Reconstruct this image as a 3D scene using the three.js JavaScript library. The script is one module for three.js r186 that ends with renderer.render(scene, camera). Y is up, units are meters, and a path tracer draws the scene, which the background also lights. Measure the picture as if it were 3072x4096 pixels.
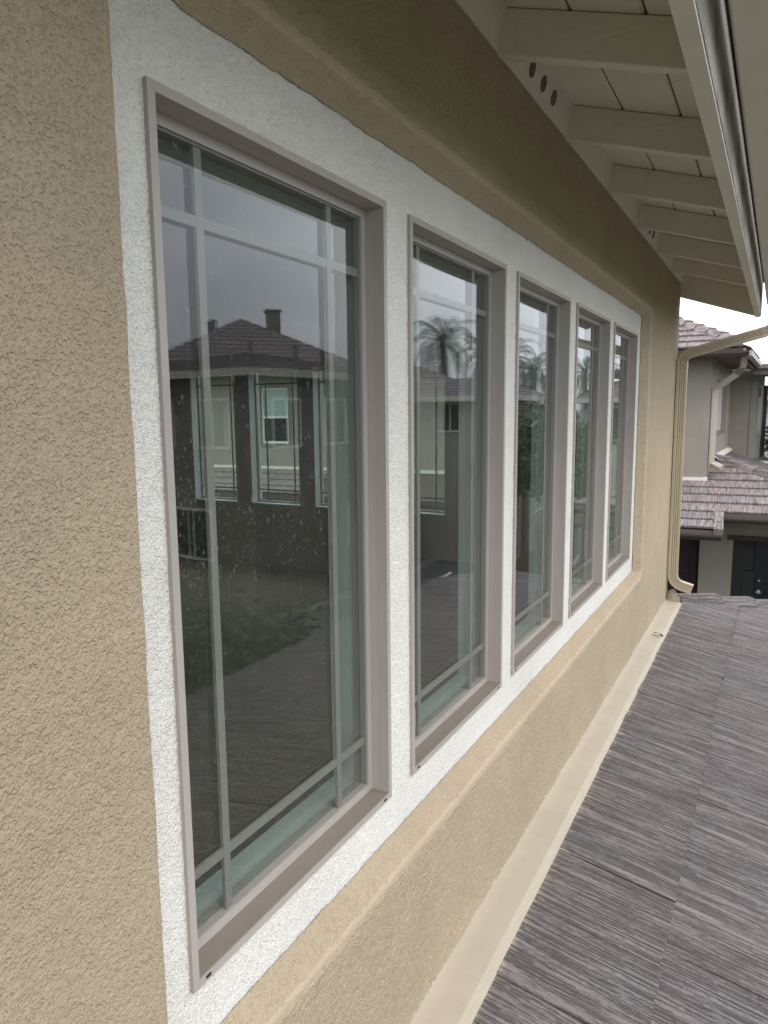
import * as THREE from 'three';
import { mergeGeometries } from 'three/addons/utils/BufferGeometryUtils.js';
import { ImprovedNoise } from 'three/addons/math/ImprovedNoise.js';

// ---------------------------------------------------------------- camera, sky, sun, exposure
const scene = new THREE.Scene();
const CX = 0.8627;                                    // metres from the recessed window band; eye level is y = 0
const camera = new THREE.PerspectiveCamera(71.06, 3 / 4, 0.05, 400);
camera.position.set(CX, 0, 0);
camera.rotation.set(-0.138335, 0.501942, -0.010038, 'YXZ');
camera.focus = 2.6;
camera.userData.fStop = 15;

const noise = new ImprovedNoise();
const fbm3 = (x, y, z, o) => { let s = 0, a = 0.5, f = 1; for (let i = 0; i < o; i++) { s += a * noise.noise(x * f, y * f, z * f); a *= 0.5; f *= 2.03; } return s; };
{
  const W = 1024, H = 512, d = new Float32Array(W * H * 4);
  for (let j = 0; j < H; j++) {
    const el = (j + 0.5) / H * Math.PI - Math.PI / 2, sy = Math.sin(el), c = Math.cos(el);
    for (let i = 0; i < W; i++) {
      const a = ((i + 0.5) / W - 0.5) * 2 * Math.PI, k = (j * W + i) * 4;
      let L;
      if (sy > 0) {
        const x = Math.cos(a) * c, z = Math.sin(a) * c, q = 1 / (sy + 0.35);
        const n = fbm3(x * q * 1.6 + 3.1, z * q * 1.6 - 1.7, 0.4, 5);
        L = (1.58 + 1.05 * sy) * (1 + 0.5 * n);
        const t = 0.5 + 0.9 * n;
        d[k] = L * (0.93 + 0.03 * t); d[k + 1] = L * (0.98 + 0.012 * t); d[k + 2] = L * (1.1 - 0.03 * t);
      } else { L = 0.3; d[k] = L; d[k + 1] = L; d[k + 2] = L; }
      d[k + 3] = 1;
    }
  }
  const sky = new THREE.DataTexture(d, W, H, THREE.RGBAFormat, THREE.FloatType);
  sky.mapping = THREE.EquirectangularReflectionMapping; sky.magFilter = THREE.LinearFilter; sky.needsUpdate = true;
  scene.background = sky; scene.environment = sky;
}
const sun = new THREE.DirectionalLight(0xfff1de, 1.0);
sun.position.set(13, 17, 5); sun.target.position.set(0, 0, -3);
sun.castShadow = true; sun.shadow.radius = 45; sun.shadow.mapSize.set(2048, 2048);
Object.assign(sun.shadow.camera, { left: -30, right: 30, top: 30, bottom: -30, near: 0.5, far: 80 });
scene.add(sun, sun.target);
const renderer = new THREE.WebGLRenderer({ antialias: true });
renderer.toneMapping = THREE.LinearToneMapping;
renderer.toneMappingExposure = 1.08;
renderer.shadowMap.enabled = true;

// ---------------------------------------------------------------- helpers
let seed = 20240611;
const rnd = () => { seed = (seed * 1664525 + 1013904223) >>> 0; return seed / 4294967296; };
const rr = (a, b) => a + (b - a) * rnd();
const lerp = (a, b, t) => a + (b - a) * t;
const clamp = (x, a = 0, b = 1) => Math.min(b, Math.max(a, x));
const sst = (a, b, x) => { const t = clamp((x - a) / (b - a)); return t * t * (3 - 2 * t); };
const V = (x, y, z) => new THREE.Vector3(x, y, z);

// periodic value noise on an n x m lattice
function lattice(n, m) {
  const g = new Float32Array(n * m); for (let i = 0; i < g.length; i++) g[i] = rnd();
  return (u, v) => {
    u = (u - Math.floor(u)) * n; v = (v - Math.floor(v)) * m;
    let i = Math.floor(u), j = Math.floor(v); let fx = u - i, fy = v - j; fx = fx * fx * (3 - 2 * fx); fy = fy * fy * (3 - 2 * fy);
    i %= n; j %= m; const i1 = (i + 1) % n, j1 = (j + 1) % m;
    return lerp(lerp(g[j * n + i], g[j * n + i1], fx), lerp(g[j1 * n + i], g[j1 * n + i1], fx), fy);
  };
}
function texture(W, H, fn, { srgb = false, rep = [1, 1] } = {}) {
  const d = new Uint8Array(W * H * 4), o = [0, 0, 0];
  for (let j = 0; j < H; j++) for (let i = 0; i < W; i++) {
    fn((i + 0.5) / W, (j + 0.5) / H, o); const k = (j * W + i) * 4;
    d[k] = clamp(o[0]) * 255; d[k + 1] = clamp(o[1]) * 255; d[k + 2] = clamp(o[2]) * 255; d[k + 3] = 255;
  }
  const t = new THREE.DataTexture(d, W, H, THREE.RGBAFormat);
  t.wrapS = t.wrapT = THREE.RepeatWrapping; t.magFilter = THREE.LinearFilter; t.minFilter = THREE.LinearMipmapLinearFilter; t.generateMipmaps = true;
  if (srgb) t.colorSpace = THREE.SRGBColorSpace;
  t.repeat.set(...rep); t.needsUpdate = true; return t;
}
const toS = (x) => x <= 0.0031308 ? 12.92 * x : 1.055 * Math.pow(x, 1 / 2.4) - 0.055;

// dashed stucco, 1.1 m a side
const stuccoHeight = (() => {
  const N = 400, px = new Float32Array(N * N), py = new Float32Array(N * N), am = new Float32Array(N * N);      // grains of about 3 mm
  for (let i = 0; i < N * N; i++) { px[i] = rnd(); py[i] = rnd(); am[i] = 0.45 + 0.55 * Math.sqrt(rnd()); }
  const c = lattice(500, 500), e = lattice(230, 230), f = lattice(900, 900);
  return texture(2048, 2048, (u, v, o) => {
    const x = u * N, y = v * N, i0 = Math.floor(x), j0 = Math.floor(y); let best = 0;
    for (let dj = -1; dj <= 1; dj++) for (let di = -1; di <= 1; di++) {
      const i = i0 + di, j = j0 + dj, k = ((j + N) % N) * N + (i + N) % N, dx = i + px[k] - x, dy = j + py[k] - y, h = am[k] * (1 - (dx * dx + dy * dy) / 0.95);
      if (h > best) best = h;
    }
    const pit = sst(0.24, 0.42, 0.68 * c(u, v) + 0.32 * e(u, v));
    o[0] = o[1] = o[2] = 0.62 * best * (0.35 + 0.65 * pit) + 0.26 * pit + 0.12 * f(u, v);
  }, { rep: [1 / 1.1, 1 / 1.1] });
})();
// soft mottling of paint, 2.4 m a side
const mottle = (() => {
  const a = lattice(6, 6), b = lattice(17, 17), c = lattice(60, 60), e = lattice(300, 300);
  return texture(1024, 1024, (u, v, o) => {
    const n = 0.4 * a(u, v) + 0.25 * b(u, v) + 0.2 * c(u, v) + 0.15 * e(u, v), k = 0.93 + 0.1 * (n - 0.5);
    o[0] = k; o[1] = k * 0.997; o[2] = k * 0.985;
  }, { srgb: true, rep: [1 / 2.4, 1 / 2.4] });
})();
// broom-combed concrete tile, 1 m a side: u runs across the combing, v along it
const tileMaps = (() => {
  const fine = lattice(380, 7), mid = lattice(180, 5), wide = lattice(60, 4), grit = lattice(620, 620), patch = lattice(7, 6), patch2 = lattice(19, 15), breakup = lattice(260, 60);
  const field = (u, v) => {
    const w = u + 0.004 * (patch2(u, v) - 0.5);
    const s = 0.44 * fine(w, v) + 0.38 * mid(w, v) + 0.18 * wide(w, v);
    return sst(0.27, 0.73, s + 0.26 * (breakup(u, v) - 0.5)) * 0.74 + 0.26 * grit(u, v);
  };
  const bump = texture(2048, 2048, (u, v, o) => { o[0] = o[1] = o[2] = field(u, v); });
  const color = texture(2048, 2048, (u, v, o) => {
    const h = field(u, v), p = patch(u, v), q = patch2(u + 0.3, v + 0.1), g = grit(u + 0.5, v + 0.2);
    const k = lerp(0.06, 0.235, Math.pow(h, 1.2)) * (0.9 + 0.2 * q) * (0.8 + 0.4 * g);
    const r = k * (1.0 + 0.05 * p), gg = k * (0.88 + 0.05 * (1 - p)), b = k * (0.85 + 0.05 * (1 - p));
    o[0] = toS(r); o[1] = toS(gg); o[2] = toS(b);
  }, { srgb: true });
  return { bump, color };
})();
// the top course beside the flashing carries overspray of the wall paint on its comb ridges; v = 0 at the flashing edge
const sprayColor = (() => {
  const img = tileMaps.color.image, b = tileMaps.bump.image, W = 2048, H = 2048, d = new Uint8Array(img.data);
  const e = lattice(160, 40), e2 = lattice(26, 8), e3 = lattice(700, 700);
  for (let j = 0; j < H * 0.1; j++) for (let i = 0; i < W; i++) {
    const u = i / W, v = j / H, k = (j * W + i) * 4, reach = 0.006 + 0.034 * Math.pow(e2(u, v), 2) + 0.018 * e(u, v), hgt = b.data[k] / 255;
    const a = clamp((reach - v) / 0.02) * clamp(hgt * 1.6 - 0.25 + 0.3 * e3(u, v)) * 0.5;
    d[k] = lerp(d[k], 190, a); d[k + 1] = lerp(d[k + 1], 176, a); d[k + 2] = lerp(d[k + 2], 140, a);
  }
  const t = new THREE.DataTexture(d, W, H, THREE.RGBAFormat);
  t.wrapS = t.wrapT = THREE.RepeatWrapping; t.magFilter = THREE.LinearFilter; t.minFilter = THREE.LinearMipmapLinearFilter; t.generateMipmaps = true; t.colorSpace = THREE.SRGBColorSpace; t.needsUpdate = true;
  return t;
})();
// sawn timber under paint, 1 m a side, grain along u
const woodBump = (() => {
  const a = lattice(3, 90), b = lattice(7, 300), c = lattice(2, 24);
  return texture(1024, 1024, (u, v, o) => { const w = v + 0.02 * c(u, v); o[0] = o[1] = o[2] = 0.5 * a(u, w) + 0.3 * b(u, w) + 0.2 * c(u, w); });
})();
// dust and dried rain on the outer panes: the red channel is how much of the pane is clean
const dustMap = (() => {
  const W = 1024, H = 2048, f = new Float32Array(W * H).fill(0.997), a = lattice(30, 50), b = lattice(5, 8);
  for (let k = 0; k < W * H; k++) { const u = (k % W) / W, v = Math.floor(k / W) / H; f[k] -= 0.004 * a(u, v) + 0.005 * b(u, v); }
  for (let n = 0; n < 9000; n++) {
    let x = rnd() * W, y = rnd() * H, an = rnd() * 6.28; const len = Math.floor(rr(1, 7)), s = rr(0.05, 0.28);
    for (let i = 0; i < len; i++) { const k = (Math.floor(y + H) % H) * W + Math.floor(x + W) % W; f[k] = Math.min(f[k], 0.985 - s); an += rr(-0.7, 0.7); x += Math.cos(an); y += Math.sin(an); }
  }
  for (let n = 0; n < 700; n++) {
    const x = rnd() * W, y = H * (0.45 + 0.55 * rnd()), r = rr(2, 6), s = rr(0.03, 0.1), l = rr(1, 2.2);
    for (let j = -12; j <= 12; j++) for (let i = -7; i <= 7; i++) {
      const q = Math.hypot(i, j / l) / r; if (q < 1) { const k = (Math.floor(y + j + H) % H) * W + Math.floor(x + i + W) % W; f[k] -= s * sst(1, 0.5, q) * (0.6 + 0.4 * rnd()); }
    }
  }
  let k = 0; return texture(W, H, (u, v, o) => { o[0] = o[1] = o[2] = f[k++]; });
})();

const std = (r, g, b, rough = 0.8, extra = {}) => new THREE.MeshStandardMaterial({ color: new THREE.Color().setRGB(r, g, b), roughness: rough, ...extra });
const stucco = (r, g, b, bs) => std(r, g, b, 0.95, { bumpMap: stuccoHeight, bumpScale: bs, map: mottle });
const M = {
  tan: stucco(0.49, 0.398, 0.28, 0.003),
  tanSmoothLit: stucco(0.53, 0.436, 0.315, 0.0012),  // shallower grain; the lighter tan paints in the highlight along the ridge
  white: stucco(0.88, 0.865, 0.815, 0.003),
  frame: std(0.46, 0.413, 0.388, 0.5, { map: mottle }),
  sill: std(0.25, 0.215, 0.18, 0.9, { map: mottle, bumpMap: stuccoHeight, bumpScale: 0.0004 }),
  muntin: std(0.21, 0.205, 0.18, 0.5),
  spacer: std(0.2, 0.21, 0.2, 0.4),
  glass: new THREE.MeshPhysicalMaterial({ color: new THREE.Color(0.9, 0.93, 0.91), roughness: 0, transmission: 1, thickness: 0, ior: 1.53, transmissionMap: dustMap }),
  glassIn: new THREE.MeshPhysicalMaterial({ color: new THREE.Color(0.76, 0.83, 0.8), roughness: 0, transmission: 1, thickness: 0, ior: 1.53 }),
  liner: std(0.62, 0.64, 0.62, 0.5),
  eave: std(0.78, 0.73, 0.62, 0.6, { bumpMap: woodBump, bumpScale: 0.0012, map: mottle }),
  gutter: std(0.74, 0.68, 0.59, 0.4, { map: mottle }),
  dark: std(0.02, 0.02, 0.02, 0.9),
  mesh: std(0.12, 0.11, 0.1, 0.9),
  flash: std(0.49, 0.425, 0.33, 0.55, { map: mottle }),
  pipe: std(0.55, 0.48, 0.35, 0.38, { map: mottle }),
  mortar: std(0.5, 0.43, 0.33, 0.95, { bumpMap: stuccoHeight, bumpScale: 0.006 }),
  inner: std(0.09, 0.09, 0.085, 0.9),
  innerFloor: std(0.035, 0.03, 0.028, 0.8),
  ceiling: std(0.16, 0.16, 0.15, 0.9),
};
const tileMat = (r, g, b, top = false, bs = 0.008) => std(r, g, b, 0.92, { map: top ? sprayColor : tileMaps.color, bumpMap: tileMaps.bump, bumpScale: bs });
M.tiles = [tileMat(1, 1, 1), tileMat(0.94, 0.95, 0.95), tileMat(1.03, 1.0, 0.98), tileMat(0.97, 0.96, 0.97)];
M.topTiles = [tileMat(1, 1, 1, true), tileMat(0.95, 0.96, 0.96, true), tileMat(1.03, 1.0, 0.98, true)];
M.pinkTiles = [tileMat(1.62, 1.5, 1.46), tileMat(1.5, 1.47, 1.46), tileMat(1.68, 1.48, 1.42), tileMat(1.56, 1.42, 1.38), tileMat(1.45, 1.42, 1.42)];

function planar(g, ou = 0, ov = 0) {                                // uv in metres from the face's main direction
  g = g.index ? g.toNonIndexed() : g; g.computeVertexNormals();
  const p = g.attributes.position, n = g.attributes.normal, uv = new Float32Array(p.count * 2);
  for (let i = 0; i < p.count; i++) {
    const ax = Math.abs(n.getX(i)), ay = Math.abs(n.getY(i)), az = Math.abs(n.getZ(i));
    const [u, v] = ax > ay && ax > az ? [p.getZ(i), p.getY(i)] : ay > az ? [p.getX(i), p.getZ(i)] : [p.getX(i), p.getY(i)];
    uv[2 * i] = u + ou; uv[2 * i + 1] = v + ov;
  }
  g.setAttribute('uv', new THREE.BufferAttribute(uv, 2)); return g;
}
const box = (x0, x1, y0, y1, z0, z1) => planar(new THREE.BoxGeometry(Math.abs(x1 - x0), Math.abs(y1 - y0), Math.abs(z1 - z0)).translate((x0 + x1) / 2, (y0 + y1) / 2, (z0 + z1) / 2));
function mesh(name, geo, mat, parent, label) {
  if (Array.isArray(geo)) geo = geo.length > 1 ? mergeGeometries(geo.map((g) => { for (const k of Object.keys(g.attributes)) if (!['position', 'normal', 'uv'].includes(k)) g.deleteAttribute(k); return g.index ? g.toNonIndexed() : g; })) : geo[0];
  const m = new THREE.Mesh(geo, mat); m.name = name; m.castShadow = m.receiveShadow = true; parent.add(m);
  if (label) m.userData.label = label; return m;
}
function group(name, parent, data) { const g = new THREE.Group(); g.name = name; parent.add(g); if (data) g.userData = data; return g; }
// a solid from a polygon in the x-y plane, pushed along z from z0 to z1, edges bevelled
function prismZ(pts, z0, z1, bevel = 0) {
  const s = new THREE.Shape(pts.map((p) => new THREE.Vector2(...p)));
  const g = new THREE.ExtrudeGeometry(s, { depth: Math.abs(z1 - z0) - 2 * bevel, bevelEnabled: bevel > 0, bevelSize: bevel, bevelOffset: -bevel, bevelThickness: bevel, bevelSegments: 2, steps: 1 });
  g.translate(0, 0, Math.min(z0, z1) + bevel); return planar(g);
}
// rectangular ring in the plane x = const (z, y rectangles), from x0 to x1
function ringX(x0, x1, zo0, zo1, yo0, yo1, w) {
  const [a, b] = typeof w === 'number' ? [w, w] : w, e = 0.0002;
  return [box(x0, x1, yo1 - b, yo1, zo0, zo1), box(x0, x1, yo0, yo0 + b, zo0, zo1), box(x0, x1, yo0 + b + e, yo1 - b - e, zo0, zo0 + a), box(x0, x1, yo0 + b + e, yo1 - b - e, zo1 - a, zo1)];
}
function sheet(outer, holes, map) {                                  // flat sheet with openings; map(a, b) -> point
  const s = new THREE.Shape(outer.map((p) => new THREE.Vector2(...p)));
  for (const h of holes) s.holes.push(new THREE.Path(h.map((p) => new THREE.Vector2(...p))));
  const g = new THREE.ShapeGeometry(s), p = g.attributes.position, uv = g.attributes.uv;
  for (let i = 0; i < p.count; i++) { const a = p.getX(i), b = p.getY(i), q = map(a, b); uv.setXY(i, a, b); p.setXYZ(i, q.x, q.y, q.z); }
  g.computeVertexNormals(); return g;
}
const rect = (a0, a1, b0, b1) => [[a0, b0], [a1, b0], [a1, b1], [a0, b1]];

// ---------- tiled roofs: F = { o, s (down the slope), w (across), n (up) }
function clipPoly(poly, planes) {
  for (const [a, b, c] of planes) {
    const out = [];
    for (let i = 0; i < poly.length; i++) {
      const p = poly[i], q = poly[(i + 1) % poly.length], dp = a * p[0] + b * p[1] + c, dq = a * q[0] + b * q[1] + c;
      if (dp >= 0) out.push(p);
      if (dp * dq < 0) { const t = dp / (dp - dq); out.push([lerp(p[0], q[0], t), lerp(p[1], q[1], t)]); }
    }
    poly = out; if (poly.length < 3) return [];
  }
  return poly;
}
function slab(poly, at, h0, h1, ou, ov) {                            // poly in (s, w)
  const P = [], U = [], tri = (a, b, c, ua, ub, uc) => { P.push(...a, ...b, ...c); U.push(...ua, ...ub, ...uc); };
  const n = poly.length, A = (p, h) => at(p[0], p[1], h).toArray(), uv = (p) => [p[1] + ou, p[0] + ov];
  for (let i = 1; i < n - 1; i++) {
    tri(A(poly[0], h1), A(poly[i], h1), A(poly[i + 1], h1), uv(poly[0]), uv(poly[i]), uv(poly[i + 1]));
    tri(A(poly[0], h0), A(poly[i + 1], h0), A(poly[i], h0), uv(poly[0]), uv(poly[i + 1]), uv(poly[i]));
  }
  for (let i = 0; i < n; i++) {
    const p = poly[i], q = poly[(i + 1) % n], u0 = uv(p), u1 = uv(q), d = h1 - h0;
    tri(A(p, h0), A(q, h0), A(q, h1), [u0[0], u0[1] + d], [u1[0], u1[1] + d], u1); tri(A(p, h0), A(q, h1), A(p, h1), [u0[0], u0[1] + d], u1, u0);
  }
  const g = new THREE.BufferGeometry(); g.setAttribute('position', new THREE.Float32BufferAttribute(P, 3)); g.setAttribute('uv', new THREE.Float32BufferAttribute(U, 2)); g.computeVertexNormals(); return g;
}
function tileCourse(parent, F, s0, s1, w0, w1, pitch, off, mats, { thick = 0.027, planes = [], jag = 0.006, steps = 7, rise = 0.012, vAt = null, name = 'roof_tile' } = {}) {
  for (let w = w0 - off; w < w1; w += pitch) {
    const poly = [[s0, w], [s0, w + pitch - 0.005]], end = s1 + rr(-0.004, 0.004);
    for (let i = steps; i >= 0; i--) poly.push([end + rr(-jag, jag), w + (pitch - 0.005) * i / steps]);
    const p = clipPoly(poly, [[0, 1, -w0], [0, -1, w1], ...planes]); if (p.length < 3) { rnd(); continue; }
    let ar = 0; for (let i = 0; i < p.length; i++) { const q = p[(i + 1) % p.length]; ar += p[i][0] * q[1] - p[i][1] * q[0]; } if (Math.abs(ar) < 0.006) continue;
    const lift = rr(0, 0.004), skew = rr(-0.003, 0.003);
    const at = (s, ww, h) => F.o.clone().addScaledVector(F.s, s).addScaledVector(F.w, ww).addScaledVector(F.n, h + rise * (s - s0) / (s1 - s0) + lift + skew * (ww - w) / pitch);
    mesh(name, slab(p, at, -thick, 0, rnd(), vAt === null ? rnd() : -vAt), mats[Math.floor(rnd() * mats.length)], parent);
  }
}
function hipCaps(parent, from, dir, n, len, wide, high, mats, upward = V(0, 1, 0)) {
  const d = dir.clone().normalize(), side = new THREE.Vector3().crossVectors(upward, d).normalize(), up = new THREE.Vector3().crossVectors(d, side).normalize();
  for (let i = 0; i < n; i++) {
    const L = len + 0.06, k = rr(0.97, 1.03), prof = [[-0.5, 0], [-0.46, 0.28], [-0.25, 0.94], [-0.2, 1], [0.2, 1], [0.25, 0.94], [0.46, 0.28], [0.5, 0]];
    const P = [], U = [], st = [[0, 0.86, -0.012], [L * 0.9, 1, 0.006], [L - 0.004, 1, 0.008], [L, 0.97, 0.004]];
    const pt = (j, q) => from.clone().addScaledVector(d, i * len + st[j][0] + (j > 1 ? 0.05 * (q[1] - 1) * 0 : 0)).addScaledVector(side, q[0] * wide * k * st[j][1]).addScaledVector(up, q[1] * high * st[j][1] + st[j][2]);
    const ou = rnd(), ov = rnd(), put = (...a) => { for (const [v, u] of a) { P.push(v.x, v.y, v.z); U.push(...u); } };
    for (let j = 0; j < st.length - 1; j++) for (let q = 0; q < prof.length - 1; q++) {
      const a = [pt(j, prof[q]), [ou + q * 0.04, ov + st[j][0]]], b = [pt(j + 1, prof[q]), [ou + q * 0.04, ov + st[j + 1][0]]], c = [pt(j + 1, prof[q + 1]), [ou + q * 0.04 + 0.04, ov + st[j + 1][0]]], e = [pt(j, prof[q + 1]), [ou + q * 0.04 + 0.04, ov + st[j][0]]];
      put(a, b, c, a, c, e);
    }
    for (const j of [0, st.length - 1]) for (let q = 1; q < prof.length - 1; q++) put([pt(j, prof[0]), [ou, ov]], [pt(j, prof[q]), [ou + 0.1, ov]], [pt(j, prof[q + 1]), [ou + 0.1, ov + 0.05]]);
    const g = new THREE.BufferGeometry(); g.setAttribute('position', new THREE.Float32BufferAttribute(P, 3)); g.setAttribute('uv', new THREE.Float32BufferAttribute(U, 2)); g.computeVertexNormals();
    mesh('ridge_tile', g, mats[Math.floor(rnd() * mats.length)], parent);
  }
}
// a tube of any outline swept along a path that stays in one upright plane; stations [x, y, angle of travel, swell]
function sweep(stations, prof, z, uvScale = 1) {
  const P = [], U = [], I = [], n = prof.length; let run = 0;
  stations.forEach(([x, y, a, k], j) => {
    if (j) run += Math.hypot(x - stations[j - 1][0], y - stations[j - 1][1]);
    let per = 0;
    for (let i = 0; i <= n; i++) {
      const q = prof[i % n]; if (i) per += Math.hypot(q[0] - prof[i - 1][0], q[1] - prof[i - 1][1]);
      P.push(x - Math.sin(a) * q[0] * k, y + Math.cos(a) * q[0] * k, z + q[1] * k); U.push(per * uvScale, run * uvScale);
    }
  });
  for (let j = 0; j < stations.length - 1; j++) for (let i = 0; i < n; i++) { const a = j * (n + 1) + i, b = a + n + 1; I.push(a, b, a + 1, a + 1, b, b + 1); }
  let g = new THREE.BufferGeometry(); g.setAttribute('position', new THREE.Float32BufferAttribute(P, 3)); g.setAttribute('uv', new THREE.Float32BufferAttribute(U, 2)); g.setIndex(I);
  g = g.toNonIndexed(); g.computeVertexNormals(); return g;
}

// ---------------------------------------------------------------- the setting
const GROUND = -5.2;
const struct = (name, geo, mat, label) => { const m = mesh(name, geo, mat, scene); m.userData = { kind: 'structure', label, category: name }; return m; };
const grassMap = (() => { const a = lattice(9, 9), b = lattice(60, 60), c = lattice(300, 300); return texture(1024, 1024, (u, v, o) => { const n = 0.3 * a(u, v) + 0.3 * b(u, v) + 0.4 * c(u, v), k = 0.4 + 1.2 * n; o[0] = toS(0.06 * k); o[1] = toS(0.085 * k); o[2] = toS(0.03 * k); }, { srgb: true, rep: [0.2, 0.2] }); })();
const asphaltMap = (() => { const a = lattice(8, 8), b = lattice(500, 500); return texture(1024, 1024, (u, v, o) => { const k = 0.05 + 0.03 * a(u, v) + 0.05 * b(u, v); o[0] = o[1] = toS(k); o[2] = toS(k * 1.02); }, { srgb: true, rep: [0.25, 0.25] }); })();
struct('ground', planar(new THREE.PlaneGeometry(360, 360).rotateX(-Math.PI / 2).translate(0, GROUND, 0)), std(1, 1, 1, 1, { map: grassMap }), 'green lawn around the houses');
struct('driveway', planar(new THREE.PlaneGeometry(4.4, 120).rotateX(-Math.PI / 2).translate(7.2, GROUND + 0.012, -20)), std(1, 1, 1, 0.9, { map: asphaltMap }), 'grey asphalt driveway between the houses');
struct('kerb', [box(4.82, 4.97, GROUND, GROUND + 0.12, 40, -80), box(9.43, 9.58, GROUND, GROUND + 0.12, 40, -80)], std(0.32, 0.31, 0.29, 0.9), 'pale concrete kerbs along the driveway');

// ================================================================ the house with the row of windows
const house = group('stucco_house', scene, { label: 'tan stucco house with a white band of tall windows under deep eaves', category: 'house' });
const WALL = 0.05, ZC = -6.87, YT = 1.07, YF = -1.70;
const win = []; for (let i = 0; i < 5; i++) win.push([0.839 + 0.8765 * i, 1.589 + 0.8765 * i]);   // distances along -z
const WT = 0.5, WB = -1.024, BT = 0.632, BB = -1.141, B0 = 0.772, B1 = 5.241;

const SH = stuccoHeight.image.data;
const grain = (z, y) => { const i = Math.floor(((z / 1.1) % 1 + 1) % 1 * 2048), j = Math.floor(((y / 1.1) % 1 + 1) % 1 * 2048); return SH[(j * 2048 + i) * 4] / 255; };
const lines = (...runs) => { const a = []; for (const [p, q, d] of runs) { const n = Math.ceil((q - p) / d); for (let i = a.length ? 1 : 0; i <= n; i++) a.push(lerp(p, q, i / n)); } return a; };
function gridSheet(Z, Y, put, kind) {                                 // put(z, y) -> point; kind(z, y) -> which piece a cell belongs to, -1 for none
  const P = [], U = [], I = [[], []], n = Z.length;
  for (const y of Y) for (const z of Z) { P.push(...put(z, y)); U.push(z, y); }
  for (let j = 0; j < Y.length - 1; j++) for (let i = 0; i < n - 1; i++) {
    const k = kind((Z[i] + Z[i + 1]) / 2, (Y[j] + Y[j + 1]) / 2); if (k < 0) continue;
    const a = j * n + i, b = a + 1, c = a + n, d = c + 1; I[k].push(a, b, d, a, d, c);
  }
  const all = new THREE.BufferGeometry(); all.setAttribute('position', new THREE.Float32BufferAttribute(P, 3)); all.setIndex([...I].reduce((x, y) => x.concat(y), [])); all.computeVertexNormals();
  return I.map((idx) => { // each piece keeps only its own corners
    const map = new Int32Array(P.length / 3).fill(-1), p = [], u = [], nn = [], out = [], N = all.attributes.normal.array;
    for (const q of idx) { if (map[q] < 0) { map[q] = p.length / 3; p.push(P[3 * q], P[3 * q + 1], P[3 * q + 2]); nn.push(N[3 * q], N[3 * q + 1], N[3 * q + 2]); u.push(U[2 * q], U[2 * q + 1]); } out.push(map[q]); }
    const g = new THREE.BufferGeometry(); g.setAttribute('position', new THREE.Float32BufferAttribute(p, 3)); g.setAttribute('normal', new THREE.Float32BufferAttribute(nn, 3)); g.setAttribute('uv', new THREE.Float32BufferAttribute(u, 2)); g.setIndex(out); return g;
  });
}
{ // the wall: a sheet with a sunken field for the white band, its arris smoother and rounded over, with the ridge highlight painted in lighter tan
  const tAt = (z, y) => [z < B0 ? (B0 - z) / 0.04 : z > B1 ? (z - B1) / 0.12 : 0, y > BT ? (y - BT) / 0.05 : y < BB ? (BB - y) / 0.065 : 0];
  const Z = lines([-2.6, 0.24, 0.25], [0.24, B0, 0.0019], [B0, B1, 0.0065], [B1, 5.42, 0.0065], [5.42, -ZC - 0.03, 0.008], [-ZC - 0.03, -ZC, 0.005]);
  const Y = lines([YF, -1.24, 0.0055], [-1.24, BB, 0.004], [BB, BT, 0.002], [BT, 0.70, 0.004], [0.70, 1.3, 0.007]);
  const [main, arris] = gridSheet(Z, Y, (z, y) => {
    const [dz, dy] = tAt(z, y), t = Math.hypot(dz, dy), k = clamp(t); let x = WALL * (k < 0.8 ? k * 1.1 : 1 - 0.12 * ((1 - k) / 0.2) ** 2), zz = z, yy = y;
    const amp = 0.0016; x += amp * 0.8 * noise.noise(z * 70, y * 70, 1.3) + amp * noise.noise(z * 9, y * 9, 7.7) * 1.6;
    if (z > 0.2) x += (z < B0 ? 0.0026 : t < 0.9 ? 0.008 : 0.0058) * (grain(z, y) - 0.6) * clamp(t * 3) * (1 - 0.7 * Math.exp(-(((t - 1.0) / 0.16) ** 2)));
    if (t < 0.25) { x = Math.max(0.0005, x); const wob = 0.0035 * noise.noise(z * 45, y * 45, 3.1) + 0.003 * noise.noise(z * 12, y * 12, 5.1); if (dz > 0 || Math.abs(z - B0) < 1e-4 || Math.abs(z - B1) < 1e-4) zz += wob; if (dy > 0 || Math.abs(y - BT) < 1e-4 || Math.abs(y - BB) < 1e-4) yy += wob; }
    const c = clamp((-ZC - z) / 0.03); if (c < 1) x -= 0.018 * Math.pow(1 - c, 2.2);               // rounded outer corner
    return [x, yy, -zz];
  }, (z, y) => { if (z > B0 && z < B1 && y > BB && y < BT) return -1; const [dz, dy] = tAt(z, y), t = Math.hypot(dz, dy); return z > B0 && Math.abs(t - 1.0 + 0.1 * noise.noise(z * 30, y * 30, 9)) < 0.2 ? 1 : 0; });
  mesh('wall', main, M.tan, house, 'rough tan stucco wall');
  mesh('wall_arris', arris, M.tanSmoothLit, house, 'smoother edge round the sunken band with its ridge highlight painted in lighter tan');
}
{
  const Z = lines([B0 - 0.02, 1.7, 0.003], [1.7, B1 + 0.02, 0.006]), Y = lines([BB - 0.02, BT + 0.02, 0.0035]), h = 0.008;
  const [g] = gridSheet(Z, Y, (z, y) => [-0.0028 + 0.0026 * (grain(z + 0.7, y + 0.3) - 0.6) + 0.001 * noise.noise(z * 20, y * 20, 6), y, -z],
    (z, y) => y > WB + h && y < WT - h && win.some(([a, b]) => z > a + h && z < b - h) ? -1 : 0);
  mesh('window_surround', g, M.white, house, 'white painted stucco band around the windows');
}
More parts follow.
